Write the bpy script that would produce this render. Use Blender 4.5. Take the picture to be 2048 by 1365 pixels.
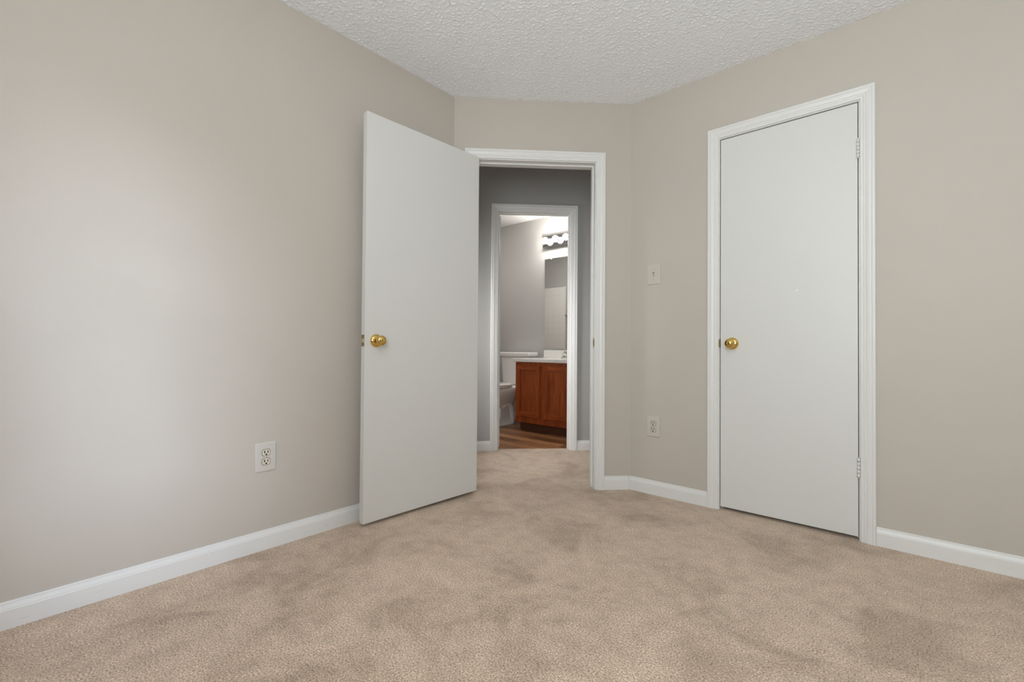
import bpy, bmesh, math
from mathutils import Vector, Matrix
from mathutils.noise import noise as pnoise

# ------------------------------------------------------------------ scene
for o in list(bpy.data.objects):
    bpy.data.objects.remove(o)
S = bpy.context.scene
COL = S.collection

# ------------------------------------------------------------------ camera
CAM_Z = 0.891
def look(yaw, pitch, roll):
    F = Vector((-math.sin(yaw)*math.cos(pitch), math.cos(yaw)*math.cos(pitch), math.sin(pitch)))
    R = F.cross(Vector((0, 0, 1))).normalized()
    U = R.cross(F)
    R2 = math.cos(roll)*R + math.sin(roll)*U
    U2 = -math.sin(roll)*R + math.cos(roll)*U
    m = Matrix((R2, U2, -F)).transposed().to_4x4()
    return m
cam_d = bpy.data.cameras.new('camera')
cam_d.sensor_fit = 'HORIZONTAL'
cam_d.sensor_width = 36.0
cam_d.lens = 16.105
cam_d.clip_start = 0.02
cam = bpy.data.objects.new('camera', cam_d)
COL.objects.link(cam)
cam.matrix_world = Matrix.Translation((0, 0, CAM_Z)) @ look(0.71874, 0.012425, 0.007098)
S.camera = cam

# ------------------------------------------------------------------ light
S.view_settings.view_transform = 'Standard'
S.view_settings.look = 'None'
S.view_settings.gamma = 1.0
S.view_settings.use_curve_mapping = False
S.view_settings.exposure = 0.0
S.cycles.max_bounces = 16
S.cycles.diffuse_bounces = 10
S.cycles.sample_clamp_indirect = 8.0
S.cycles.use_denoising = True

wd = bpy.data.worlds.new('daylight'); S.world = wd; wd.use_nodes = True
wd.node_tree.nodes['Background'].inputs[0].default_value = (0.80, 0.90, 1.0, 1)
wd.node_tree.nodes['Background'].inputs[1].default_value = 1.0

def area(name, loc, direction, sx, sy, power, col=(1, 1, 1), spread=180):
    l = bpy.data.lights.new(name, 'AREA'); l.shape = 'RECTANGLE'
    l.size = sx; l.size_y = sy; l.energy = power; l.color = col; l.spread = math.radians(spread)
    o = bpy.data.objects.new(name, l); COL.objects.link(o)
    o.location = loc
    o.rotation_euler = Vector(direction).to_track_quat('-Z', 'Z').to_euler()
    return o
# daylight through the bedroom window behind the camera
area('daylight_back_window', (0.32, -0.94, 1.48), (-0.08, 1, 0.62), 1.30, 1.40, 74, (0.92, 1.0, 1.0))
sun = bpy.data.lights.new('hazy_sun', 'SUN'); sun.energy = 3.4; sun.angle = math.radians(17); sun.color = (0.86, 0.99, 1.18)
so = bpy.data.objects.new('hazy_sun', sun); COL.objects.link(so)
so.rotation_euler = Vector((-1, 0.463, -0.32)).to_track_quat('-Z', 'Z').to_euler()
so.location = (5, -4, 4)

# ------------------------------------------------------------------ dimensions
AX = -2.1344          # bedroom left wall plane x
CY = 2.6748           # bedroom right (closet) wall plane y
BY = -0.75            # back wall
RX = 1.90             # side wall
H = 2.44
HB = 2.425            # bathroom ceiling
R2 = math.sqrt(0.5)
T45 = Vector((R2, R2, 0)); N45 = Vector((-R2, R2, 0)); DB = 2.84076
WT = 0.115            # wall thickness
ND = 1.09             # hall wall, measured from the diagonal wall's bedroom face
NDB = ND + 0.11
WY = 4.31             # bathroom mirror wall

class Fr:
    """wall frame: u along the wall, v out of the wall into the room, z up"""
    def __init__(s, o, a, n): s.o, s.a, s.n = Vector(o), Vector(a), Vector(n)
    def __call__(s, u, v, z): return s.o + s.a*u + s.n*v + Vector((0, 0, z))
FA = Fr((AX, 0, 0), (0, 1, 0), (1, 0, 0))
FC = Fr((0, CY, 0), (1, 0, 0), (0, -1, 0))
FB = Fr(N45*DB, T45, -N45)
FBH = Fr(N45*(DB+WT), T45, N45)         # hall side of the diagonal wall
FD = Fr(N45*(DB+ND), T45, -N45)
FW = Fr((0, WY, 0), (1, 0, 0), (0, -1, 0))
FR = Fr((RX, 0, 0), (0, 1, 0), (-1, 0, 0))
FK = Fr((0, BY, 0), (1, 0, 0), (0, 1, 0))
ID = Fr((0, 0, 0), (1, 0, 0), (0, 1, 0))

# ------------------------------------------------------------------ materials
def srgb(r, g, b):
    f = lambda c: (c/255/12.92 if c/255 <= 0.04045 else ((c/255+0.055)/1.055)**2.4)
    return (f(r), f(g), f(b), 1)
def mat(name, col, rough=0.5, metal=0.0, spec=0.5):
    m = bpy.data.materials.new(name); m.use_nodes = True
    b = m.node_tree.nodes['Principled BSDF']
    b.inputs['Base Color'].default_value = col if len(col) == 4 else (*col, 1)
    b.inputs['Roughness'].default_value = rough
    b.inputs['Metallic'].default_value = metal
    b.inputs['Specular IOR Level'].default_value = spec
    return m
def nodes(m): return m.node_tree.nodes, m.node_tree.links, m.node_tree.nodes['Principled BSDF']
def coord(m, scale=(1, 1, 1), rot=(0, 0, 0)):
    N, L, b = nodes(m)
    g = N.new('ShaderNodeNewGeometry')
    mp = N.new('ShaderNodeMapping'); mp.inputs['Scale'].default_value = scale; mp.inputs['Rotation'].default_value = rot
    L.new(g.outputs['Position'], mp.inputs['Vector'])
    return mp.outputs['Vector']
def noise(m, vec, scale, detail=2, rough=0.5, dist=0.0):
    N, L, b = nodes(m)
    n = N.new('ShaderNodeTexNoise'); n.inputs['Scale'].default_value = scale
    n.inputs['Detail'].default_value = detail; n.inputs['Roughness'].default_value = rough
    n.inputs['Distortion'].default_value = dist
    L.new(vec, n.inputs['Vector']); return n.outputs['Fac']
def ramp(m, fac, stops):
    N, L, b = nodes(m)
    r = N.new('ShaderNodeValToRGB'); L.new(fac, r.inputs['Fac'])
    while len(r.color_ramp.elements) < len(stops): r.color_ramp.elements.new(0.5)
    for e, (p, c) in zip(r.color_ramp.elements, stops):
        e.position = p; e.color = c if len(c) == 4 else (*c, 1)
    return r.outputs['Color']
def mixc(m, fac, a, b2, mode='MIX'):
    N, L, b = nodes(m)
    x = N.new('ShaderNodeMix'); x.data_type = 'RGBA'; x.blend_type = mode
    for sock, v in ((x.inputs[0], fac), (x.inputs[6], a), (x.inputs[7], b2)):
        if hasattr(v, 'is_output'): L.new(v, sock)
        else: sock.default_value = v
    return x.outputs[2]
def bump(m, h, strength, dist=0.01, prev=None):
    N, L, b = nodes(m)
    x = N.new('ShaderNodeBump'); x.inputs['Strength'].default_value = strength; x.inputs['Distance'].default_value = dist
    L.new(h, x.inputs['Height'])
    if prev is not None: L.new(prev, x.inputs['Normal'])
    L.new(x.outputs['Normal'], b.inputs['Normal']); return x.outputs['Normal']
def setcol(m, out):
    N, L, b = nodes(m); L.new(out, b.inputs['Base Color'])

def paint(name, col, rough=0.55, spec=0.35):
    m = mat(name, col, rough, spec=spec)
    v = coord(m)
    n1 = noise(m, v, 1.7, 3, 0.55)
    c2 = tuple(x*0.965 for x in col[:3])
    setcol(m, mixc(m, ramp(m, n1, [(0.35, (0, 0, 0)), (0.65, (1, 1, 1))]), (*c2, 1), (*col[:3], 1)))
    n2 = noise(m, v, 420, 2)
    bump(m, n2, 0.10, 0.002)
    return m
M = {}
M['beige'] = paint('warm_grey_wall_paint', (0.515, 0.476, 0.428, 1))
M['grey_bath'] = paint('light_grey_bathroom_paint', (0.47, 0.458, 0.445, 1))
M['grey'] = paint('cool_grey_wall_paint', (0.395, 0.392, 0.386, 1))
M['trim'] = mat('white_trim_paint', (0.72, 0.72, 0.71), 0.35)
M['door'] = mat('white_door_paint', (0.66, 0.662, 0.648), 0.42)
def doorfin(m):
    v = coord(m); n = noise(m, v, 90, 3); bump(m, n, 0.05, 0.002)
doorfin(M['door'])
M['hinge'] = mat('painted_hinge', (0.66, 0.66, 0.64), 0.35)
M['plate'] = mat('painted_cover_plate', (0.53, 0.492, 0.445), 0.4)
M['plate_white'] = mat('pale_cover_plate', (0.57, 0.54, 0.51), 0.35)
M['ivory'] = mat('ivory_receptacle', (0.64, 0.60, 0.50), 0.35)
M['ivory_painted'] = mat('overpainted_receptacle', (0.56, 0.52, 0.465), 0.4)
M['dark'] = mat('dark_slot', (0.02, 0.018, 0.015), 0.6)
M['brass'] = mat('polished_brass', (0.74, 0.52, 0.17), 0.05, 1.0)
M['brass_dull'] = mat('tarnished_brass', (0.42, 0.31, 0.16), 0.35, 1.0)
M['steel'] = mat('brushed_steel', (0.55, 0.53, 0.50), 0.3, 1.0)
M['chrome'] = mat('chrome', (0.62, 0.62, 0.61), 0.015, 1.0)
M['porcelain'] = mat('white_porcelain', (0.80, 0.79, 0.77), 0.12)
M['marble'] = mat('cultured_marble', (0.82, 0.81, 0.78), 0.15)
M['mirror'] = mat('mirror_glass', (0.92, 0.93, 0.92), 0.01, 1.0)
M['rubber'] = mat('white_rubber', (0.7, 0.7, 0.68), 0.6)

# popcorn ceiling
m = mat('textured_ceiling', (0.90, 0.925, 0.97), 0.8, spec=0.2); M['ceiling'] = m
v = coord(m)
bump(m, noise(m, v, 260, 2), 0.12, 0.003)

# carpet
m = mat('beige_cut_pile_carpet', (0.42, 0.32, 0.25), 0.95, spec=0.1); M['carpet'] = m
v = coord(m)
n_big = noise(m, v, 3.0, 5, 0.62, 0.5)
n_mid = noise(m, v, 15, 3, 0.6)
n_fine = noise(m, v, 185, 3, 0.65)
n_fine2 = noise(m, v, 95, 2, 0.6)
base = ramp(m, n_fine, [(0.30, (0.235, 0.161, 0.112)), (0.50, (0.58, 0.453, 0.349)), (0.70, (0.91, 0.76, 0.62))])
nap = ramp(m, n_big, [(0.38, (0.80, 0.785, 0.765)), (0.48, (0.98, 0.98, 0.975)), (0.62, (1.07, 1.07, 1.07))])
nap2 = ramp(m, n_mid, [(0.32, (0.88, 0.875, 0.87)), (0.6, (1.04, 1.04, 1.04))])
setcol(m, mixc(m, 1.0, mixc(m, 1.0, base, nap, 'MULTIPLY'), nap2, 'MULTIPLY'))
b1 = bump(m, n_fine, 0.45, 0.006)
bump(m, n_fine2, 0.3, 0.006, b1)
m.node_tree.nodes['Principled BSDF'].inputs['Sheen Weight'].default_value = 0.15

# oak cabinet
def oak(name, rot):
    m = mat(name, (0.3, 0.08, 0.02), 0.32)
    v = coord(m, (22, 22, 1.6) if not rot else (1.6, 22, 22))
    n1 = noise(m, v, 2.2, 5, 0.6, 0.8)
    setcol(m, ramp(m, n1, [(0.28, (0.15, 0.024, 0.004)), (0.5, (0.29, 0.056, 0.008)), (0.72, (0.42, 0.095, 0.014))]))
    bump(m, n1, 0.08, 0.002); return m
M['oak'] = oak('orange_oak_vertical', False)
M['oak_h'] = oak('orange_oak_horizontal', True)
M['toekick'] = mat('dark_toe_kick', (0.085, 0.026, 0.010), 0.5)

# bathroom plank floor
m = mat('brown_wood_planks', (0.2, 0.1, 0.05), 0.35); M['planks'] = m
v = coord(m)
br = m.node_tree.nodes.new('ShaderNodeTexBrick')
br.offset = 0.37
br.inputs['Scale'].default_value = 1.0; br.inputs['Brick Width'].default_value = 1.2; br.inputs['Row Height'].default_value = 0.125
br.inputs['Mortar Size'].default_value = 0.0016; br.inputs['Bias'].default_value = 0.0
br.inputs['Color1'].default_value = (0.15, 0.062, 0.025, 1); br.inputs['Color2'].default_value = (0.46, 0.23, 0.105, 1)
br.inputs['Mortar'].default_value = (0.03, 0.014, 0.008, 1)
m.node_tree.links.new(v, br.inputs['Vector'])
gr = noise(m, coord(m, (2.2, 45, 10)), 1.6, 5, 0.6, 0.5)
setcol(m, mixc(m, 1.0, br.outputs['Color'], ramp(m, gr, [(0.3, (0.45, 0.43, 0.42)), (0.65, (1.25, 1.25, 1.25))]), 'MULTIPLY'))

# white square tile surround
m = mat('white_wall_tile', (0.84, 0.83, 0.80), 0.25); M['tile'] = m
v = coord(m, rot=(math.radians(90), 0, 0))
br = m.node_tree.nodes.new('ShaderNodeTexBrick'); br.offset = 0.0
br.inputs['Scale'].default_value = 1.0; br.inputs['Brick Width'].default_value = 0.108; br.inputs['Row Height'].default_value = 0.108
br.inputs['Mortar Size'].default_value = 0.002
br.inputs['Color1'].default_value = (0.84, 0.83, 0.80, 1); br.inputs['Color2'].default_value = (0.84, 0.83, 0.80, 1)
br.inputs['Mortar'].default_value = (0.74, 0.73, 0.70, 1)
m.node_tree.links.new(v, br.inputs['Vector']); setcol(m, br.outputs['Color'])

# bulbs
m = bpy.data.materials.new('glowing_globe_bulb'); m.use_nodes = True; M['bulb'] = m
b = m.node_tree.nodes['Principled BSDF']
b.inputs['Base Color'].default_value = (0.9, 0.9, 0.88, 1)
b.inputs['Emission Color'].default_value = (1.0, 0.955, 0.89, 1)
b.inputs['Emission Strength'].default_value = 95.0
m = bpy.data.materials.new('fill_light_diffuser'); m.use_nodes = True; M['bath_fill'] = m  # glow of the added bathroom lamp, fill light without a seen source
b = m.node_tree.nodes['Principled BSDF']
b.inputs['Emission Color'].default_value = (1.0, 0.965, 0.92, 1)
b.inputs['Emission Strength'].default_value = 42.0
m = bpy.data.materials.new('fill_light_globe'); m.use_nodes = True; M['lamp'] = m  # glow of the added bedroom lamp, there only to lift the ceiling
b = m.node_tree.nodes['Principled BSDF']
b.inputs['Base Color'].default_value = (0.9, 0.9, 0.88, 1)
b.inputs['Emission Color'].default_value = (1.0, 0.95, 0.97, 1)
b.inputs['Emission Strength'].default_value = 34.0
# window glass
m = bpy.data.materials.new('window_glass'); m.use_nodes = True; M['glass'] = m
nt = m.node_tree; nt.nodes.remove(nt.nodes['Principled BSDF'])
tr = nt.nodes.new('ShaderNodeBsdfTransparent'); gl = nt.nodes.new('ShaderNodeBsdfGlossy'); gl.inputs['Roughness'].default_value = 0.0
mx = nt.nodes.new('ShaderNodeMixShader'); mx.inputs[0].default_value = 0.05
nt.links.new(tr.outputs[0], mx.inputs[1]); nt.links.new(gl.outputs[0], mx.inputs[2])
nt.links.new(mx.outputs[0], nt.nodes['Material Output'].inputs['Surface'])

# ------------------------------------------------------------------ mesh helpers
class MB:
    def __init__(s): s.v, s.f, s.mi, s.sm = [], [], [], []
    def poly(s, pts, mi=0, smooth=False):
        b = len(s.v); s.v += [Vector(p) for p in pts]; s.f.append(list(range(b, b+len(pts)))); s.mi.append(mi); s.sm.append(smooth)
    def grid(s, rows, mi=0, smooth=True, closed=False):
        b = len(s.v); n = len(rows[0])
        for r in rows: s.v += [Vector(p) for p in r]
        for i in range(len(rows)-1):
            for j in range(n if closed else n-1):
                k = (j+1) % n
                s.f.append([b+i*n+j, b+i*n+k, b+(i+1)*n+k, b+(i+1)*n+j]); s.mi.append(mi); s.sm.append(smooth)
        return b, n
    def cap(s, pts, mi=0, smooth=False): s.poly(pts, mi, smooth)
    def box(s, fr, u0, u1, v0, v1, z0, z1, mi=0, faces=None):
        p = [fr(u, v, z) for z in (z0, z1) for v in (v0, v1) for u in (u0, u1)]
        b = len(s.v); s.v += p
        fs = {'z0': [0, 1, 3, 2], 'z1': [4, 5, 7, 6], 'v0': [0, 1, 5, 4], 'v1': [2, 3, 7, 6], 'u0': [0, 2, 6, 4], 'u1': [1, 3, 7, 5]}
        for k, q in fs.items():
            s.f.append([b+i for i in q]); s.sm.append(False)
            s.mi.append(mi if not faces or k not in faces else faces[k])
    def revolve(s, o, axis, prof, seg=32, mi=0, smooth=True):
        axis = Vector(axis).normalized(); o = Vector(o)
        e1 = axis.orthogonal().normalized(); e2 = axis.cross(e1)
        rows = [[o + axis*h + (e1*math.cos(2*math.pi*j/seg) + e2*math.sin(2*math.pi*j/seg))*r for j in range(seg)] for r, h in prof]
        s.grid(rows, mi, smooth, True)
    def tube(s, pts, r, seg=12, mi=0):
        pts = [Vector(p) for p in pts]; rows = []
        rs = r if isinstance(r, (list, tuple)) else [r]*len(pts)
        for i, p in enumerate(pts):
            t = (pts[min(i+1, len(pts)-1)] - pts[max(i-1, 0)]).normalized()
            e1 = t.cross(Vector((0.13, 0.31, 0.94))).normalized(); e2 = t.cross(e1)
            rows.append([p + (e1*math.cos(2*math.pi*j/seg)+e2*math.sin(2*math.pi*j/seg))*rs[i] for j in range(seg)])
        s.grid(rows, mi, True, True); s.cap(rows[0], mi); s.cap(rows[-1], mi)

def link(name, mb, mats, parent=None, bevel=0.0, seg=2, weld=True, origin=None, subsurf=0, bev_angle=30, recalc=True):
    if not isinstance(mats, (list, tuple)): mats = [mats]
    off = Vector((0, 0, 0))
    if parent is not None:
        q = parent
        while q is not None: off += q.location; q = q.parent
    elif origin is not None: off = Vector(origin)
    me = bpy.data.meshes.new(name)
    me.from_pydata([p-off for p in mb.v], [], mb.f)
    for mm in mats: me.materials.append(mm)
    for p, mi, sm in zip(me.polygons, mb.mi, mb.sm): p.material_index = mi; p.use_smooth = sm
    bm = bmesh.new(); bm.from_mesh(me)
    if weld: bmesh.ops.remove_doubles(bm, verts=bm.verts, dist=1e-5)
    if recalc: bmesh.ops.recalc_face_normals(bm, faces=bm.faces)
    bm.to_mesh(me); bm.free()
    o = bpy.data.objects.new(name, me); COL.objects.link(o)
    if parent is not None: o.parent = parent
    elif origin is not None: o.location = origin
    if subsurf:
        md = o.modifiers.new('subdivision', 'SUBSURF'); md.levels = subsurf; md.render_levels = subsurf
    if bevel > 0:
        md = o.modifiers.new('bevel', 'BEVEL'); md.width = bevel; md.segments = seg; md.limit_method = 'ANGLE'; md.angle_limit = math.radians(bev_angle)
        md.harden_normals = False
    return o
def tag(o, label, cat, group=None, kind=None):
    o['label'] = label; o['category'] = cat
    if group: o['group'] = group
    if kind: o['kind'] = kind
    return o
def empty(name, loc, label, cat, group=None):
    o = bpy.data.objects.new(name, None); COL.objects.link(o); o.location = loc; o.empty_display_size = 0.05
    return tag(o, label, cat, group)
ST = 'structure'

# ------------------------------------------------------------------ walls
def wall(name, fr, u0, u1, th, h, holes, mats, label, z0=-0.02):
    """wall behind plane v=0 (from v=-th to 0), holes = (a, b, za, zb). mats: [front, back]"""
    mb = MB(); fc = {'v0': 1}
    us = sorted({u0, u1, *[x for hh in holes for x in hh[:2]]})
    for a, b in zip(us, us[1:]):
        hs = [hh for hh in holes if hh[0] <= a+1e-6 and hh[1] >= b-1e-6]
        if not hs: mb.box(fr, a, b, -th, 0, z0, h, 0, fc)
        else:
            if hs[0][2] > z0+1e-4: mb.box(fr, a, b, -th, 0, z0, hs[0][2], 0, fc)
            mb.box(fr, a, b, -th, 0, hs[0][3], h, 0, fc)
    return tag(link(name, mb, mats, weld=False), label, 'wall', kind=ST)

# entry opening (jamb inner faces) on the diagonal wall, closet opening, bathroom opening
E0, E1, EZ = -0.049, 0.711, 2.056
C0, C1, CZ = -0.8075, -0.1885, 2.056
D0, D1, DZ = 0.142, 0.766, 2.058
JT = 0.018
wall('wall_left', FA, BY-0.12, 1.98, 0.11, H+0.01, [], [M['beige'], M['beige']], 'long warm grey bedroom wall on the left with a duplex outlet')
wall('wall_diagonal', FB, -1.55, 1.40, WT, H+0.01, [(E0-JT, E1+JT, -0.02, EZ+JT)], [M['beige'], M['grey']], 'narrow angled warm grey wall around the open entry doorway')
wall('wall_right', FC, -1.46, RX+0.11, WT, H+0.01, [(C0-JT, C1+JT, -0.02, CZ+JT)], [M['beige'], M['beige']], 'warm grey bedroom wall on the right with the closet door and light switch')
wall('wall_back', FK, AX-0.11, RX+0.11, 0.11, H+0.01, [(-0.35, 1.00, 0.76, 2.22)], [M['beige'], M['beige']], 'bedroom back wall with a window, behind the camera')
wall('wall_side', FR, BY-0.12, CY+0.11, 0.11, H+0.01, [], [M['beige'], M['beige']], 'bedroom side wall right of the camera')
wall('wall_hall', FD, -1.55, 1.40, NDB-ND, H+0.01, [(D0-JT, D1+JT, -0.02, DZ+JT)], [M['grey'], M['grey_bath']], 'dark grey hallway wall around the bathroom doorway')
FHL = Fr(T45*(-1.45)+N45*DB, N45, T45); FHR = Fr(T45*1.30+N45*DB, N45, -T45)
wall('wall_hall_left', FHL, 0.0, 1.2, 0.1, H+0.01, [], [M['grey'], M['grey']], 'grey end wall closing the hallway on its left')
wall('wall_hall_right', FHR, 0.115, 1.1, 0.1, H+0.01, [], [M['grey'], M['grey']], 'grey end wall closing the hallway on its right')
BXR = -2.02; BXL = -5.28; BYS = 2.50
wall('wall_bathroom', FW, BXL-0.1, BXR+0.1, 0.1, HB+0.02, [], [M['grey_bath'], M['grey_bath']], 'grey bathroom wall behind the toilet and vanity')
wall('wall_bathroom_right', Fr((BXR, 0, 0), (0, 1, 0), (-1, 0, 0)), 3.62, WY+0.1, 0.1, HB+0.02, [], [M['grey_bath'], M['grey_bath']], 'grey bathroom wall right of the vanity')
wall('wall_bathroom_left', Fr((BXL, 0, 0), (0, 1, 0), (1, 0, 0)), BYS-0.1, WY+0.1, 0.1, HB+0.02, [], [M['grey_bath'], M['grey_bath']], 'grey bathroom wall at its far left')
wall('wall_bathroom_opposite', Fr((0, BYS, 0), (1, 0, 0), (0, 1, 0)), BXL-0.1, -3.16, 0.1, HB+0.02, [], [M['grey_bath'], M['grey_bath']], 'grey bathroom wall facing the mirror')
wall('wall_closet', Fr((0, 3.35, 0), (1, 0, 0), (0, -1, 0)), -1.15, 0.15, 0.1, H+0.01, [], [M['beige'], M['beige']], 'back wall inside the closet')
wall('wall_closet_left', Fr((-1.0, 0, 0), (0, 1, 0), (1, 0, 0)), CY+WT, 3.4, 0.1, H+0.01, [], [M['beige'], M['beige']], 'left wall inside the closet')
wall('wall_closet_right', Fr((0.05, 0, 0), (0, 1, 0), (-1, 0, 0)), CY+WT, 3.4, 0.1, H+0.01, [], [M['beige'], M['beige']], 'right wall inside the closet')

# ------------------------------------------------------------------ floor and ceilings
mb = MB()
nb = 0.05
def sn(s, n, z=0.0): return T45*s + N45*(DB+n) + Vector((0, 0, z))
k = (DB+nb)/R2
mb.poly([(AX-0.05, BY-0.05, 0), (RX+0.05, BY-0.05, 0), (RX+0.05, CY+0.05, 0), (CY+0.05-k, CY+0.05, 0), (AX-0.05, AX-0.05+k, 0)])
mb.poly([sn(-1.5, nb), sn(1.36, nb), sn(1.36, 1.155), sn(-1.5, 1.155)])
mb.poly([(-1.02, CY+0.05, 0), (0.07, CY+0.05, 0), (0.07, 3.36, 0), (-1.02, 3.36, 0)])
fl = link('floor', mb, M['carpet'])
tag(fl, 'beige cut pile carpet covering the bedroom and hallway floor', 'carpet', kind=ST)
mb = MB()
mb.poly([(BXL-0.05, BYS-0.05, -0.006), sn(-0.44, 1.155, -0.006), sn(1.36, 1.155, -0.006), (BXR+0.05, WY+0.05, -0.006), (BXL-0.05, WY+0.05, -0.006)])
tag(link('floor_bathroom', mb, M['planks']), 'brown wood plank floor of the bathroom', 'floor', kind=ST)
mb = MB()
mb.box(ID, AX-0.1, RX+0.1, BY-0.1, CY+0.1, H, H+0.06)
mb.poly([sn(-1.5, 0.02, H), sn(1.36, 0.02, H), sn(1.36, 1.15, H), sn(-1.5, 1.15, H)])
mb.poly([(-1.05, CY+0.05, H), (0.1, CY+0.05, H), (0.1, 3.4, H), (-1.05, 3.4, H)])
# sprayed stipple: real relief over the part of the ceiling seen with the doors
GX0, GX1, GY0, GY1, GS = -2.16, 1.92, -0.10, 2.70, 0.0040
nx, ny = int((GX1-GX0)/GS)+1, int((GY1-GY0)/GS)+1
b0 = len(mb.v)
for j in range(ny):
    for i in range(nx):
        x, y = GX0+i*GS, GY0+j*GS
        p = Vector((x*118, y*118, 0.0))
        q = pnoise(p) + 0.55*pnoise(Vector((x*60+9.1, y*60+3.7, 2.0))) + 0.35*pnoise(Vector((x*190, y*190, 5.0)))
        q = max(0.0, min(1.0, (q-0.05)/0.55)); q = q*q*(3-2*q)
        mb.v.append(Vector((x, y, H-0.0004-0.0032*q)))
for j in range(ny-1):
    for i in range(nx-1):
        a_ = b0+j*nx+i
        mb.f.append([a_, a_+nx, a_+nx+1, a_+1]); mb.mi.append(0); mb.sm.append(True)
tag(link('ceiling', mb, M['ceiling'], weld=False, recalc=False), 'white stipple textured bedroom ceiling', 'ceiling', kind=ST)
mb = MB()
mb.poly([(BXL-0.05, BYS-0.05, HB), sn(-0.44, 1.155, HB), sn(1.36, 1.155, HB), (BXR+0.05, WY+0.05, HB), (BXL-0.05, WY+0.05, HB)])
mb.poly([p+Vector((0, 0, 0.05)) for p in mb.v[:5]])
mc = mat('smooth_white_ceiling', (0.76, 0.76, 0.755), 0.7)
tag(link('ceiling_bathroom', mb, mc, weld=False), 'smooth white bathroom ceiling', 'ceiling', kind=ST)

# ------------------------------------------------------------------ trim
CAS = [(0, 0), (0, .0065), (.0025, .0090), (.012, .0095), (.0145, .0115), (.019, .0120), (.0215, .0108), (.024, .0130), (.033, .0150), (.041, .0155), (.0435, .0138), (.046, .0160), (.0545, .0165), (.057, .0145), (.057, 0)]
def casing(fr, a, b, zh, parent, reveal=0.005, name='casing', both=False):
    mb = MB(); a -= reveal; b += reveal; zh += reveal
    rows = []
    for (w, t) in CAS:
        rows.append([fr(a-w, t, 0), fr(a-w, t, zh+w), fr(b+w, t, zh+w), fr(b+w, t, 0)])
    for i in range(len(rows)-1):
        for j in range(3):
            mb.poly([rows[i][j], rows[i][j+1], rows[i+1][j+1], rows[i+1][j]])
    mb.poly([r[0] for r in rows]); mb.poly([r[3] for r in rows])
    return link(name, mb, M['trim'], parent)
def jamb(name, fr, a, b, zh, depth, label, stop_v):
    mb = MB()
    mb.box(fr, a-JT, a, -depth, 0, 0, zh+JT); mb.box(fr, b, b+JT, -depth, 0, 0, zh+JT); mb.box(fr, a, b, -depth, 0, zh, zh+JT)
    o = tag(link(name, mb, M['trim'], origin=fr((a+b)/2, 0, 0), weld=False), label, 'door frame', kind=ST)
    if stop_v:
        v0, v1 = stop_v; t = 0.011; mb = MB()
        mb.box(fr, a, a+t, v0, v1, 0, zh); mb.box(fr, b-t, b, v0, v1, 0, zh); mb.box(fr, a+t, b-t, v0, v1, zh-t, zh)
        link('door_stop', mb, M['trim'], o, weld=False, bevel=0.003)
    return o
trim_e = jamb('trim_1', FB, E0, E1, EZ, WT, 'white moulded door frame of the open entry doorway', (-0.078, -0.040))
casing(FB, E0, E1, EZ, trim_e)
casing(FBH, E0, E1, EZ, trim_e)
trim_c = jamb('trim_2', FC, C0, C1, CZ, WT, 'white moulded door frame around the closed closet door', (-0.075, -0.038))
casing(FC, C0, C1, CZ, trim_c)
trim_d = jamb('trim_3', FD, D0, D1, DZ, NDB-ND, 'white moulded door frame of the bathroom doorway', (-0.073, -0.038))
casing(FD, D0, D1, DZ, trim_d)

BAS = [(0, 0), (.013, 0), (.013, .058), (.0115, .0605), (.0115, .063), (.0085, .070), (.006, .0755), (.0055, .081), (.004, .0835), (0, .0835)]
mbas = mat('white_baseboard_paint', (0.72, 0.72, 0.715), 0.35); M['base'] = mbas
v = coord(mbas, (1, 1, 1))
sc = noise(mbas, coord(mbas, (9, 9, 260)), 1.0, 2, 0.5)
sepn = mbas.node_tree.nodes.new('ShaderNodeSeparateXYZ'); mbas.node_tree.links.new(v, sepn.inputs[0])
low = ramp(mbas, sepn.outputs['Z'], [(0.0, (0, 0, 0)), (0.012, (0, 0, 0)), (0.018, (1, 1, 1)), (0.030, (1, 1, 1)), (0.036, (0, 0, 0))])
sm_ = ramp(mbas, sc, [(0.70, (0, 0, 0)), (0.74, (1, 1, 1))])
setcol(mbas, mixc(mbas, mixc(mbas, 1.0, low, sm_, 'MULTIPLY'), (0.72, 0.72, 0.715, 1), (0.36, 0.35, 0.34, 1)))
def baseboard(name, fr, u0, u1, m0, m1, label):
    mb = MB()
    rows = [[fr(u0+m0*vv, vv, zz), fr(u1-m1*vv, vv, zz)] for vv, zz in BAS]
    for i in range(len(rows)-1): mb.poly([rows[i][0], rows[i][1], rows[i+1][1], rows[i+1][0]])
    mb.poly([rows[0][0], rows[0][1], rows[-1][1], rows[-1][0]])
    mb.poly([r[0] for r in rows]); mb.poly([r[1] for r in rows])
    return tag(link(name, mb, M['base'], origin=fr((u0+u1)/2, 0, 0)), label, 'baseboard', kind=ST)
t22 = math.tan(math.radians(22.5))
SAB, SBC = -0.17774, 0.92969
baseboard('baseboard_left', FA, BY, 1.8831, 1, t22, 'white baseboard running along the left bedroom wall')
baseboard('baseboard_diagonal_left', FB, SAB, E0-0.0625, t22, 0, 'short white baseboard left of the entry doorway')
baseboard('baseboard_diagonal', FB, E1+0.0625, SBC, 0, t22, 'short white baseboard between entry doorway and right wall')
baseboard('baseboard_right_inner', FC, -1.3600, C0-0.0625, t22, 0, 'white baseboard under the light switch, left of the closet door')
baseboard('baseboard_right', FC, C1+0.0625, RX, 0, 1, 'white baseboard right of the closet door')
baseboard('baseboard_hall_left', FD, -1.45, D0-0.0625, 0, 0, 'white hallway baseboard left of the bathroom doorway')
baseboard('baseboard_hall_right', FD, D1+0.0625, 1.30, 0, 0, 'white hallway baseboard right of the bathroom doorway')
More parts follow.
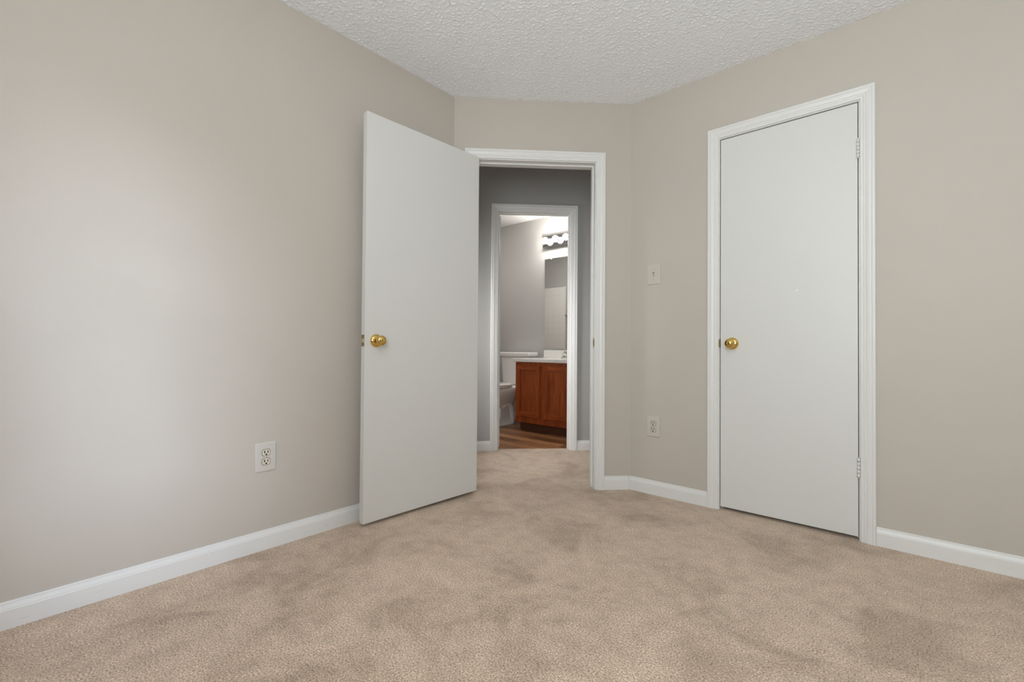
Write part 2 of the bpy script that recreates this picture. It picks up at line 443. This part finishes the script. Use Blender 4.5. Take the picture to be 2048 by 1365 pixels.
baseboard('baseboard_bathroom', FW, BXL, -3.27, 1, 0, 'white bathroom baseboard behind the toilet')

# windows behind the camera
def window(name, fr, a, b, z0, z1, label):
    mb = MB(); w = 0.045
    mb.box(fr, a, a+w, -0.09, -0.03, z0, z1); mb.box(fr, b-w, b, -0.09, -0.03, z0, z1)
    mb.box(fr, a+w, b-w, -0.09, -0.03, z0, z0+w); mb.box(fr, a+w, b-w, -0.09, -0.03, z1-w, z1)
    zm = (z0+z1)/2; mb.box(fr, a+w, b-w, -0.085, -0.035, zm-0.022, zm+0.022)
    o = tag(link(name, mb, M['trim'], origin=fr((a+b)/2, -0.06, z0), weld=False), label, 'window', kind=ST)
    g = MB(); g.box(fr, a+w, b-w, -0.062, -0.058, z0+w, z1-w); link('pane', g, M['glass'], o)
    s = MB(); s.box(fr, a-0.03, b+0.03, -0.03, 0.03, z0-0.02, z0); link('window_sill', s, M['trim'], o, bevel=0.004)
    return o
window('window_1', FK, -0.35, 1.00, 0.76, 2.22, 'white framed sash window in the back wall')

# ------------------------------------------------------------------ doors
KNOB = [(0.0, 0.0665), (0.006, 0.0664), (0.012, 0.0655), (0.0145, 0.0630), (0.0185, 0.0620), (0.0235, 0.0575), (0.0262, 0.0510), (0.0262, 0.0455), (0.0235, 0.0395), (0.0185, 0.0345), (0.0135, 0.0310), (0.0115, 0.0270), (0.0115, 0.0150)]
ROSE = [(0.0115, 0.0165), (0.0150, 0.0150), (0.0200, 0.0145), (0.0235, 0.0125), (0.0285, 0.0105), (0.0320, 0.0060), (0.0330, 0.0020), (0.0330, 0.0)]
def knob(parent, o, axis):
    mb = MB(); mb.revolve(o, axis, KNOB, 40); k_ = link('door_knob', mb, M['brass'], parent); k_['label'] = 'polished brass door knob'
    mb = MB(); mb.revolve(o, axis, ROSE, 40); r_ = link('rosette', mb, M['brass'], k_)
    return k_
def hinge(parent, fr, u, v, z, side, r=0.0065, h=0.089):
    """barrel in five knuckles plus a leaf edge"""
    mb = MB(); g = 0.0007; n = 5; hk = h/n
    for i in range(n):
        za = z-h/2+i*hk+g; zb = z-h/2+(i+1)*hk-g
        mb.revolve(fr(u, v, za), (0, 0, 1), [(0, 0), (r, 0), (r, zb-za), (0, zb-za)], 16)
    mb.revolve(fr(u, v, z-h/2-0.004), (0, 0, 1), [(0, 0), (r*0.7, 0.001), (r*0.8, 0.0045), (0, 0.0045)], 16)
    mb.revolve(fr(u, v, z+h/2), (0, 0, 1), [(0, 0), (r*0.8, 0), (r*0.7, 0.0035), (0, 0.0045)], 16)
    mb.box(fr, u-0.0045, u+0.0045, v-r-0.001, v-0.001, z-h/2, z+h/2)
    o = link('hinge', mb, M['hinge'], parent); o['label'] = 'white painted hinge'
    return o

# open entry door: flush slab swung into the bedroom beside the left wall
hp = Vector((-1.994, 1.963, 0)); fp = Vector((-2.018, 1.213, 0))
du = (fp-hp).normalized(); dn = Vector((-du.y, du.x, 0))
FE = Fr(hp, du, dn)                     # u from hinge to free edge, v out of the face seen
EW = (fp-hp).length
mb = MB(); mb.box(FE, 0, EW, -0.035, 0, 0.018, 2.050)
de = tag(link('door_1', mb, M['door'], bevel=0.0015, origin=FE(EW/2, -0.0175, 0.018)), 'open flush white entry door standing beside the left wall', 'door', kind=ST)
knob(de, FE(EW-0.0615, 0, 0.916), dn)
mb = MB(); mb.revolve(FE(EW-0.0615, -0.035, 0.916), -dn, [(r_, min(h_, 0.055)) for r_, h_ in KNOB], 32)
knb = link('door_knob', mb, M['brass'], de); knb['label'] = 'brass door knob on the face turned to the wall'
mb = MB(); mb.box(FE, EW, EW+0.0016, -0.030, -0.005, 0.888, 0.945)
lp = link('latch_plate', mb, M['brass_dull'], de, bevel=0.0006); lp['label'] = 'tarnished brass latch plate on the door edge'
mb = MB()
mb.poly([FE(EW+0.001, -0.0265, 0.926), FE(EW+0.001, -0.0095, 0.926), FE(EW+0.001, -0.0095, 0.907), FE(EW+0.001, -0.0265, 0.907)])
mb.poly([FE(EW+0.012, -0.0265, 0.926), FE(EW+0.004, -0.0095, 0.926), FE(EW+0.004, -0.0095, 0.907), FE(EW+0.012, -0.0265, 0.907)])
for i in range(4):
    a_, b_ = i, (i+1) % 4
    mb.poly([mb.v[a_], mb.v[b_], mb.v[4+b_], mb.v[4+a_]])
lb = link('latch_bolt', mb, M['steel'], lp)

# closed closet door
mb = MB(); mb.box(FC, -0.8027, -0.1925, -0.036, -0.001, 0.018, 2.0505)
dc = tag(link('door_2', mb, M['door'], bevel=0.0012, origin=FC(-0.498, -0.018, 0.018)), 'closed flush white closet door in the right wall', 'door', kind=ST)
knob(dc, FC(-0.7425, -0.001, 0.917), (0, -1, 0))
for hz in (1.834, 0.339): hinge(dc, FC, -0.1905, 0.0035, hz, 1)
mb = MB(); mb.box(FC, C0-0.0008, C0+0.0012, -0.028, 0.0012, 0.893, 0.943)
mb.box(FC, C0-0.0040, C0+0.0012, -0.002, 0.0022, 0.897, 0.939)
sp = link('strike_plate', mb, M['brass_dull'], trim_c, bevel=0.0005); sp['label'] = 'tarnished brass strike plate'
mb = MB()   # two paint chips on the closet door
for (x, z, r, asp) in ((-0.4385, 1.1870, 0.0048, 0.8), (-0.4475, 1.1775, 0.0020, 1.2)):
    pts = [FC(x+r*(1+0.25*math.sin(3*t))*math.cos(t), -0.0004, z+asp*r*(1+0.2*math.cos(2*t))*math.sin(t)) for t in [2*math.pi*i/14 for i in range(14)]]
    mb.poly(pts); mb.poly([p+Vector((0, 0.0008, 0)) for p in pts])
mch = mat('pale_filler', (0.86, 0.84, 0.80), 0.5)
ch = link('paint_chip', mb, mch, dc); ch['label'] = 'small pale chip in the paint'

# strike plate on the right jamb of the entry doorway
mb = MB(); mb.box(FB, E1-0.0015, E1+0.001, -0.034, -0.006, 0.891, 0.949)
sp = link('strike_plate', mb, M['brass_dull'], trim_e, bevel=0.0006); sp['label'] = 'tarnished brass strike plate'
mb = MB(); mb.box(FB, E1-0.0019, E1-0.0012, -0.027, -0.014, 0.906, 0.934)
link('bolt_hole', mb, M['dark'], sp)

# bathroom door, swung inwards: only its hinge edge shows beside the left jamb
FDD = Fr(N45*(DB+ND), T45, N45)
mb = MB(); mb.box(FDD, 0.131, 0.164, NDB-ND+0.004, NDB-ND+0.614, 0.012, 2.045)
db = tag(link('door_3', mb, M['door'], bevel=0.0015, origin=FDD(0.148, 0.42, 0.012)), 'white bathroom door swung into the bathroom, seen edge on', 'door', kind=ST)
for hz in (1.835, 0.30):
    mb = MB(); mb.box(FDD, 0.145, 0.1635, NDB-ND+0.0022, NDB-ND+0.0045, hz-0.045, hz+0.045)
    mb.revolve(FDD(0.1655, NDB-ND+0.001, hz-0.045), (0, 0, 1), [(0, 0), (0.0055, 0), (0.0055, 0.09), (0, 0.09)], 14)
    link('hinge', mb, M['hinge'], db)

# ------------------------------------------------------------------ switch and outlets
def plate(parent, fr, cu, cz, w, h, m, t=0.0055):
    mb = MB(); k_ = 5; rad = 0.006
    def ring(ins, v, rr):
        pts = []
        for sx, sz, a0 in ((1, 1, 0), (-1, 1, 90), (-1, -1, 180), (1, -1, 270)):
            for i in range(k_+1):
                a_ = math.radians(a0+90*i/k_)
                pts.append(fr(cu+sx*(w/2-ins-rr)+rr*math.cos(a_), v, cz+sz*(h/2-ins-rr)+rr*math.sin(a_)))
        return pts
    rows = [ring(0, 0, rad), ring(0, t*0.35, rad), ring(0.0012, t*0.65, rad), ring(0.0035, t*0.9, rad), ring(0.007, t, rad)]
    mb.grid(rows, 0, True, True); mb.cap(rows[-1], 0, True); mb.cap(rows[0])
    return link('cover_plate', mb, m, parent)
def screw(parent, fr, u, v, z, r=0.0033, m=None):
    mb = MB(); mb.revolve(fr(u, v, z), fr.n, [(r, 0), (r*0.9, 0.0008), (0, 0.0011)], 14)
    s_ = link('screw', mb, m or M['plate'], parent)
    mb = MB(); mb.box(fr, u-r*0.8, u+r*0.8, v+0.0008, v+0.0013, z-0.0004, z+0.0004); link('screw_slot', mb, M['dark'], s_)
def outlet(fr, cu, cz, w, h, mp, mr, label):
    root = empty('wall_outlet', fr(cu, 0, cz-h/2), label, 'outlet')
    plate(root, fr, cu, cz, w, h, mp)
    for s_ in (1, -1):
        zc = cz + s_*0.0195; mb = MB()
        pts = []
        for i in range(40):
            a_ = 2*math.pi*i/40
            pts.append((max(-0.0160, min(0.0160, 0.0175*math.cos(a_)))*1.0, max(-0.0135, min(0.0135, 0.0165*math.sin(a_)))))
        rows = [[fr(cu+x, 0.0040, zc+z) for x, z in pts], [fr(cu+x, 0.0072, zc+z) for x, z in pts], [fr(cu+x*0.94, 0.0080, zc+z*0.94) for x, z in pts]]
        mb.grid(rows, 0, False, True); mb.cap(rows[-1])
        rc = link('receptacle', mb, mr, root)
        # dark shadow gap around the receptacle face
        mb = MB()
        a1 = [fr(cu+x*1.0, 0.0056, zc+z*1.0) for x, z in pts]; a2 = [fr(cu+x*1.13, 0.0057, zc+z*1.15) for x, z in pts]
        mb.grid([a1, a2], 0, False, True); link('gap', mb, mgap, rc)
        mb = MB()
        mb.box(fr, cu-0.0090, cu-0.0046, 0.0078, 0.0084, zc-0.0015, zc+0.0090)
        mb.box(fr, cu+0.0046, cu+0.0086, 0.0078, 0.0084, zc-0.0010, zc+0.0085)
        mb.revolve(fr(cu, 0.0078, zc-0.0076), fr.n, [(0.0038, 0), (0.0038, 0.0006), (0, 0.0006)], 16)
        link('slot', mb, M['dark'], rc)
    screw(root, fr, cu, 0.0055, cz, 0.0033, mr)
    return root
mgap = mat('recess_line', (0.16, 0.14, 0.12), 0.7)
outlet(FA, 0.8065, 0.4010, 0.087, 0.127, M['plate_white'], M['ivory'], 'duplex outlet with pale plate and ivory sockets on the left wall')
outlet(FC, -1.1900, 0.4110, 0.086, 0.126, M['plate'], M['ivory_painted'], 'wall coloured duplex outlet low on the right wall below the light switch')
cu, cz = -1.1915, 1.3405
sw = empty('light_switch', FC(cu, 0, cz-0.0635), 'wall coloured light switch between the entry doorway and the closet door', 'light switch')
plate(sw, FC, cu, cz, 0.087, 0.127, M['plate'])
mb = MB(); mb.box(FC, cu-0.0052, cu+0.0052, 0.0050, 0.0058, cz-0.0122, cz+0.0122); tg0 = link('toggle_opening', mb, mgap, sw)
mb = MB()
q0 = [FC(cu+x, 0.0056, cz+z) for x, z in ((-0.0043, -0.0105), (0.0043, -0.0105), (0.0043, 0.0045), (-0.0043, 0.0045))]
q1 = [FC(cu+x, 0.0145, cz+z) for x, z in ((-0.0036, -0.0125), (0.0036, -0.0125), (0.0036, -0.0055), (-0.0036, -0.0055))]
mb.poly(q0); mb.poly(q1)
for i in range(4): mb.poly([q0[i], q0[(i+1) % 4], q1[(i+1) % 4], q1[i]])
link('toggle', mb, M['ivory_painted'], sw, bevel=0.0008)
for s_ in (1, -1): screw(sw, FC, cu, 0.0055, cz+s_*0.0301, 0.0033)

# ------------------------------------------------------------------ bathroom: vanity
VX0, VX1, VF = -3.237, -2.475, 3.764
vb = empty('vanity_cabinet', ((VX0+VX1)/2, (VF+WY)/2, 0), 'orange oak vanity cabinet with two panel doors seen through the doorway', 'cabinet')
FV = Fr((0, VF, 0), (1, 0, 0), (0, -1, 0))
mb = MB(); mb.box(FV, VX0, VX1, -(WY-VF-0.014), 0, 0.085, 0.728)
link('carcass', mb, M['oak'], vb, bevel=0.002)
mb = MB(); mb.box(FV, VX0+0.015, VX1-0.015, -(WY-VF-0.02), -0.068, -0.006, 0.088)
link('toe_kick', mb, M['toekick'], vb)
def cab_door(a, b, z0, z1):
    t = 0.022; w = 0.050; mb = MB()
    mb.box(FV, a, a+w, 0.0005, t, z0, z1); mb.box(FV, b-w, b, 0.0005, t, z0, z1)
    d = link('door', mb, M['oak'], vb, bevel=0.003)
    for za, zb in ((z0, z0+w), (z1-w, z1)):
        mb = MB(); mb.box(FV, a+w, b-w, 0.0005, t-0.0005, za, zb); link('rail', mb, M['oak_h'], d, bevel=0.003)
    mb = MB(); mb.box(FV, a+w-0.004, b-w+0.004, 0.001, 0.008, z0+w-0.004, z1-w+0.004); link('panel', mb, M['oak'], d)
    return d
d1 = cab_door(-3.213, -2.898, 0.150, 0.694)
d2 = cab_door(-2.838, -2.502, 0.150, 0.694)
for z in (0.62, 0.225):
    mb = MB(); mb.revolve(FV(-3.2165, 0.012, z-0.022), (0, 0, 1), [(0, 0), (0.0045, 0), (0.0045, 0.044), (0, 0.044)], 12)
    mb.box(FV, -3.2285, -3.2165, 0.0003, 0.0035, z-0.02, z+0.02)
    link('hinge', mb, M['brass_dull'], d1)

ct = MB(); ct.box(FV, VX0-0.022, VX1+0.02, -(WY-VF), 0.022, 0.729, 0.766)
co = tag(link('vanity_countertop', ct, M['marble'], bevel=0.007, seg=3, origin=((VX0+VX1)/2, (VF+WY)/2, 0.729)), 'off white vanity countertop with oval basin on the oak cabinet', 'countertop')
mb = MB(); mb.box(FW, VX0-0.022, VX1+0.02, 0.001, 0.020, 0.7662, 0.853); bs = tag(link('vanity_backsplash', mb, M['marble'], bevel=0.005, seg=3, origin=FW((VX0+VX1)/2, 0.01, 0.766)), 'off white backsplash strip standing at the back of the vanity countertop under the mirror', 'backsplash')
mb = MB()  # shallow oval basin rim
cx, cy = -2.856, 4.02
rows = []
for rr, zz in ((1.06, 0.7661), (1.03, 0.7685), (0.98, 0.7680), (0.93, 0.7663)):
    rows.append([Vector((cx+0.21*rr*math.cos(2*math.pi*j/48), cy+0.155*rr*math.sin(2*math.pi*j/48), zz)) for j in range(48)])
mb.grid(rows, 0, True, True); link('basin_rim', mb, M['marble'], co)

fa = empty('sink_faucet', (-2.856, 4.225, 0.766), 'chrome two handle faucet at the back of the vanity countertop', 'faucet')
fx, fy, fz = -2.872, 4.225, 0.766
mb = MB(); mb.box(ID, fx-0.075, fx+0.075, fy-0.024, fy+0.024, fz, fz+0.016); link('base', mb, M['chrome'], fa, bevel=0.007, seg=3)
mb = MB(); mb.tube([(fx, fy, fz+0.012), (fx, fy-0.005, fz+0.045), (fx, fy-0.035, fz+0.068), (fx, fy-0.075, fz+0.066), (fx, fy-0.105, fz+0.050)], [0.015, 0.014, 0.012, 0.011, 0.010], 14); link('spout', mb, M['chrome'], fa)
for s_ in (-1, 1):
    mb = MB(); hx = fx+s_*0.051
    mb.revolve((hx, fy, fz+0.014), (0, 0, 1), [(0.018, 0), (0.017, 0.012), (0.012, 0.022), (0.0, 0.024)], 20)
    mb.tube([(hx, fy, fz+0.03), (hx+s_*0.012, fy-0.004, fz+0.048), (hx+s_*0.028, fy-0.008, fz+0.062)], [0.008, 0.0065, 0.0075], 10)
    link('handle', mb, M['chrome'], fa)

# mirror and light bar
MX0, MX1 = -3.258, -2.47
mi_ = MB(); mi_.box(FW, MX0, MX1, 0.0012, 0.0065, 0.868, 1.922)
mr = tag(link('wall_mirror', mi_, [M['mirror']], origin=FW((MX0+MX1)/2, 0, 0.868)), 'frameless bathroom mirror above the vanity countertop', 'mirror')
for x in (-3.165, -2.60):
    mb = MB(); mb.box(FW, x-0.010, x+0.010, 0.0005, 0.010, 1.912, 1.936); link('mirror_clip', mb, M['rubber'], mr, bevel=0.003)
LX0, LX1, LZ0, LZ1 = -3.262, -2.545, 2.052, 2.186
lt = empty('vanity_light', FW((LX0+LX1)/2, 0, LZ0), 'chrome light bar with glowing globe bulbs above the bathroom mirror', 'light')
mb = MB(); mb.box(FW, LX0, LX1, 0.001, 0.045, LZ0, LZ1); bar = link('bar', mb, M['chrome'], lt, bevel=0.003)
for i in range(5):
    x = LX0+0.070+i*0.1443; z = (LZ0+LZ1)/2
    mb = MB(); mb.revolve(FW(x, 0.045, z), FW.n, [(0.022, 0), (0.021, 0.012), (0.017, 0.020)], 20); so_ = link('socket', mb, M['chrome'], lt)
    mb = MB(); r = 0.036; c0 = 0.058+r
    prof = [(0.016, 0.060)] + [(r*math.sin(math.radians(t)), c0-r*math.cos(math.radians(t))) for t in range(25, 180, 10)] + [(0.0, c0+r)]
    mb.revolve(FW(x, 0, z), FW.n, prof, 28); link('bulb', mb, M['bulb'], lt)

# tiled end wall of the bath, seen in the mirror
tsx0, tsx1 = BXL, -4.215
mb = MB(); FO = Fr((0, BYS, 0), (1, 0, 0), (0, 1, 0))
mb.box(FO, tsx0, tsx1, 0.001, 0.012, 0.40, 1.862)
ts = tag(link('tub_surround', mb, M['tile'], origin=FO((tsx0+tsx1)/2, 0, 0.4)), 'white tiled bath surround reflected in the bathroom mirror', 'tile surround')
mb = MB(); mb.box(FO, tsx1, tsx1+0.022, 0.001, 0.016, 0.40, 1.872); link('edge_trim', mb, M['porcelain'], ts, bevel=0.006)
hk = MB()
hk.revolve(FO(-4.155, 0.001, 1.40), FO.n, [(0.028, 0), (0.026, 0.008), (0.012, 0.012), (0.010, 0.045), (0.016, 0.05), (0.0, 0.055)], 18)
hk.tube([FO(-4.155, 0.045, 1.40), FO(-4.155, 0.065, 1.38), FO(-4.155, 0.085, 1.40)], 0.008, 10)
tag(link('towel_hook', hk, M['steel'], origin=FO(-4.155, 0, 1.37)), 'metal towel hook beside the tiled surround, reflected in the mirror', 'hook')

# round lamp added out of view to even out the bathroom light
bl = empty('added_bathroom_lamp', (-4.0, 3.35, HB), 'unseen round lamp added flush under the bathroom ceiling as fill light', 'lamp')
mb = MB(); mb.revolve((-4.0, 3.35, HB), (0, 0, -1), [(0.0, 0.0005), (0.165, 0.0005), (0.165, 0.022), (0.15, 0.022)], 40); link('trim_ring', mb, M['trim'], bl)
mb = MB(); mb.revolve((-4.0, 3.35, HB), (0, 0, -1), [(0.15*math.cos(math.radians(t)), 0.015+0.04*math.sin(math.radians(t))) for t in range(0, 91, 10)], 40); link('diffuser', mb, M['bath_fill'], bl)
# globe lamp added above the camera, out of view, to brighten the ceiling
cl = empty('added_ceiling_lamp', (-0.50, 0.0, H), 'unseen globe lamp added close under the bedroom ceiling as fill light', 'lamp')
mb = MB(); mb.revolve((-0.50, 0.0, H), (0, 0, -1), [(0.0, 0.0005), (0.065, 0.0005), (0.065, 0.012), (0.045, 0.028), (0.0, 0.028)], 32); link('canopy', mb, M['brass'], cl)
mb = MB(); mb.revolve((-0.50, 0.0, H-0.02), (0, 0, -1), [(0.016, 0), (0.016, 0.07), (0.034, 0.078), (0.034, 0.095)], 24); link('stem', mb, M['brass'], cl)
mb = MB(); mb.revolve((-0.50, 0.0, 2.24), (0, 0, -1), [(0.10*math.sin(math.radians(t)), -0.10*math.cos(math.radians(t))) for t in range(0, 181, 9)], 40); link('globe', mb, M['lamp'], cl)

# ------------------------------------------------------------------ toilet
TX = -3.56
to = empty('toilet', (TX, 3.95, -0.006), 'white two piece toilet beside the oak vanity', 'toilet')
def oval(cx, yf, yb, hw, z, n=40, pw=2.3):
    """egg shaped ring: front (low y) rounder, back squarer"""
    pts = []; ym = yf+(yb-yf)*0.55
    for i in range(n):
        a_ = 2*math.pi*i/n; c_, s_ = math.cos(a_), math.sin(a_)
        e = 2/pw
        x = hw*math.copysign(abs(c_)**e, c_)
        y = ym + (math.copysign(abs(s_)**e, s_))*((yb-ym) if s_ > 0 else (ym-yf))
        pts.append(Vector((cx+x, y, z)))
    return pts
mb = MB()
secs = [(3.70, 4.08, 0.118, -0.006), (3.70, 4.08, 0.118, 0.018), (3.715, 4.07, 0.104, 0.035), (3.74, 4.06, 0.090, 0.09), (3.74, 4.06, 0.086, 0.15), (3.71, 4.06, 0.095, 0.20), (3.65, 4.06, 0.125, 0.26), (3.60, 4.07, 0.160, 0.32), (3.575, 4.08, 0.182, 0.37), (3.565, 4.09, 0.187, 0.395), (3.565, 4.09, 0.187, 0.425), (3.575, 4.08, 0.180, 0.433)]
rows = [oval(TX, a_, b_, w_, z_) for a_, b_, w_, z_ in secs]
mb.grid(rows, 0, True, True); mb.cap(rows[0]); mb.cap(rows[-1])
bowl = link('bowl', mb, M['porcelain'], to)
for s_ in (1, -1):   # trapway bulge on each side of the pedestal
    mb = MB()
    mb.tube([(TX+s_*0.088, 3.80, 0.20), (TX+s_*0.086, 3.87, 0.245), (TX+s_*0.082, 3.94, 0.225), (TX+s_*0.078, 3.975, 0.15), (TX+s_*0.078, 3.985, 0.06), (TX+s_*0.08, 3.985, 0.01)], [0.022, 0.034, 0.038, 0.038, 0.036, 0.036], 16)
    link('trapway', mb, M['porcelain'], bowl)
    mb = MB(); mb.revolve((TX+s_*0.098, 3.90, 0.020), (0, 0, 1), [(0.014, 0), (0.013, 0.010), (0.007, 0.017), (0, 0.018)], 16); link('bolt_cap', mb, M['porcelain'], bowl)
mb = MB()  # rear deck that carries the tank
mb.box(ID, TX-0.20, TX+0.20, 4.00, WY-0.03, 0.385, 0.435); link('deck', mb, M['porcelain'], bowl, bevel=0.018, seg=4)
mb = MB()
r1 = oval(TX, 3.565, 3.965, 0.186, 0.434); r2 = oval(TX, 3.56, 3.965, 0.190, 0.440); r3 = oval(TX, 3.56, 3.965, 0.190, 0.448); r4 = oval(TX, 3.57, 3.96, 0.184, 0.452)
mb.grid([r1, r2, r3, r4], 0, True, True); mb.cap(r1); mb.cap(r4); seat = link('seat', mb, M['porcelain'], to)
mb = MB()
r1 = oval(TX, 3.563, 3.965, 0.186, 0.4535); r2 = oval(TX, 3.56, 3.968, 0.190, 0.460); r3 = oval(TX, 3.565, 3.965, 0.186, 0.470); r4 = oval(TX, 3.60, 3.945, 0.160, 0.476)
mb.grid([r1, r2, r3, r4], 0, True, True); mb.cap(r1); mb.cap(r4, 0, True); lidc = link('seat_lid', mb, M['porcelain'], to)
for s_ in (-1, 1):
    mb = MB(); mb.tube([(TX+s_*0.075-0.02, 3.978, 0.452), (TX+s_*0.075+0.02, 3.978, 0.452)], 0.013, 12)
    link('seat_hinge', mb, M['porcelain'], to)
def tank_ring(hw, yf, yb, z, bow=0.018, n=14):
    pts = []
    for i in range(n+1):
        t = -1+2*i/n; pts.append(Vector((TX+hw*t, yf-bow*(1-t*t), z)))
    pts += [Vector((TX+hw, yb, z)), Vector((TX-hw, yb, z))]
    return pts
mb = MB()
rows = [tank_ring(0.175, 4.125, WY-0.018, 0.436), tank_ring(0.192, 4.12, WY-0.018, 0.47), tank_ring(0.214, 4.115, WY-0.018, 0.775)]
mb.grid(rows, 0, False, True); mb.cap(rows[0]); mb.cap(rows[-1])
tk = link('tank', mb, M['porcelain'], to, bevel=0.014, seg=4, bev_angle=40)
mb = MB()
rows = [tank_ring(0.230, 4.10, WY-0.03, 0.772), tank_ring(0.230, 4.10, WY-0.03, 0.826)]
mb.grid(rows, 0, False, True); mb.cap(rows[0]); mb.cap(rows[-1])
link('tank_lid', mb, M['porcelain'], to, bevel=0.013, seg=4, bev_angle=40)
mb = MB(); mb.revolve((TX+0.155, 4.112, 0.655), (0, -1, 0), [(0.014, 0), (0.014, 0.010), (0, 0.012)], 16); mb.tube([(TX+0.155, 4.095, 0.655), (TX+0.11, 4.090, 0.646), (TX+0.065, 4.090, 0.640)], [0.006, 0.006, 0.008], 10)
link('flush_lever', mb, M['chrome'], to)

# hallway daylight from the left end of the hall, bathroom takes its light from the bulbs and an added lamp
area('hall_light', sn(-1.36, 0.34, 1.15), T45+N45*0.22-Vector((0, 0, 0.15)), 0.25, 1.1, 11.0, (1, 0.985, 0.97), 70)
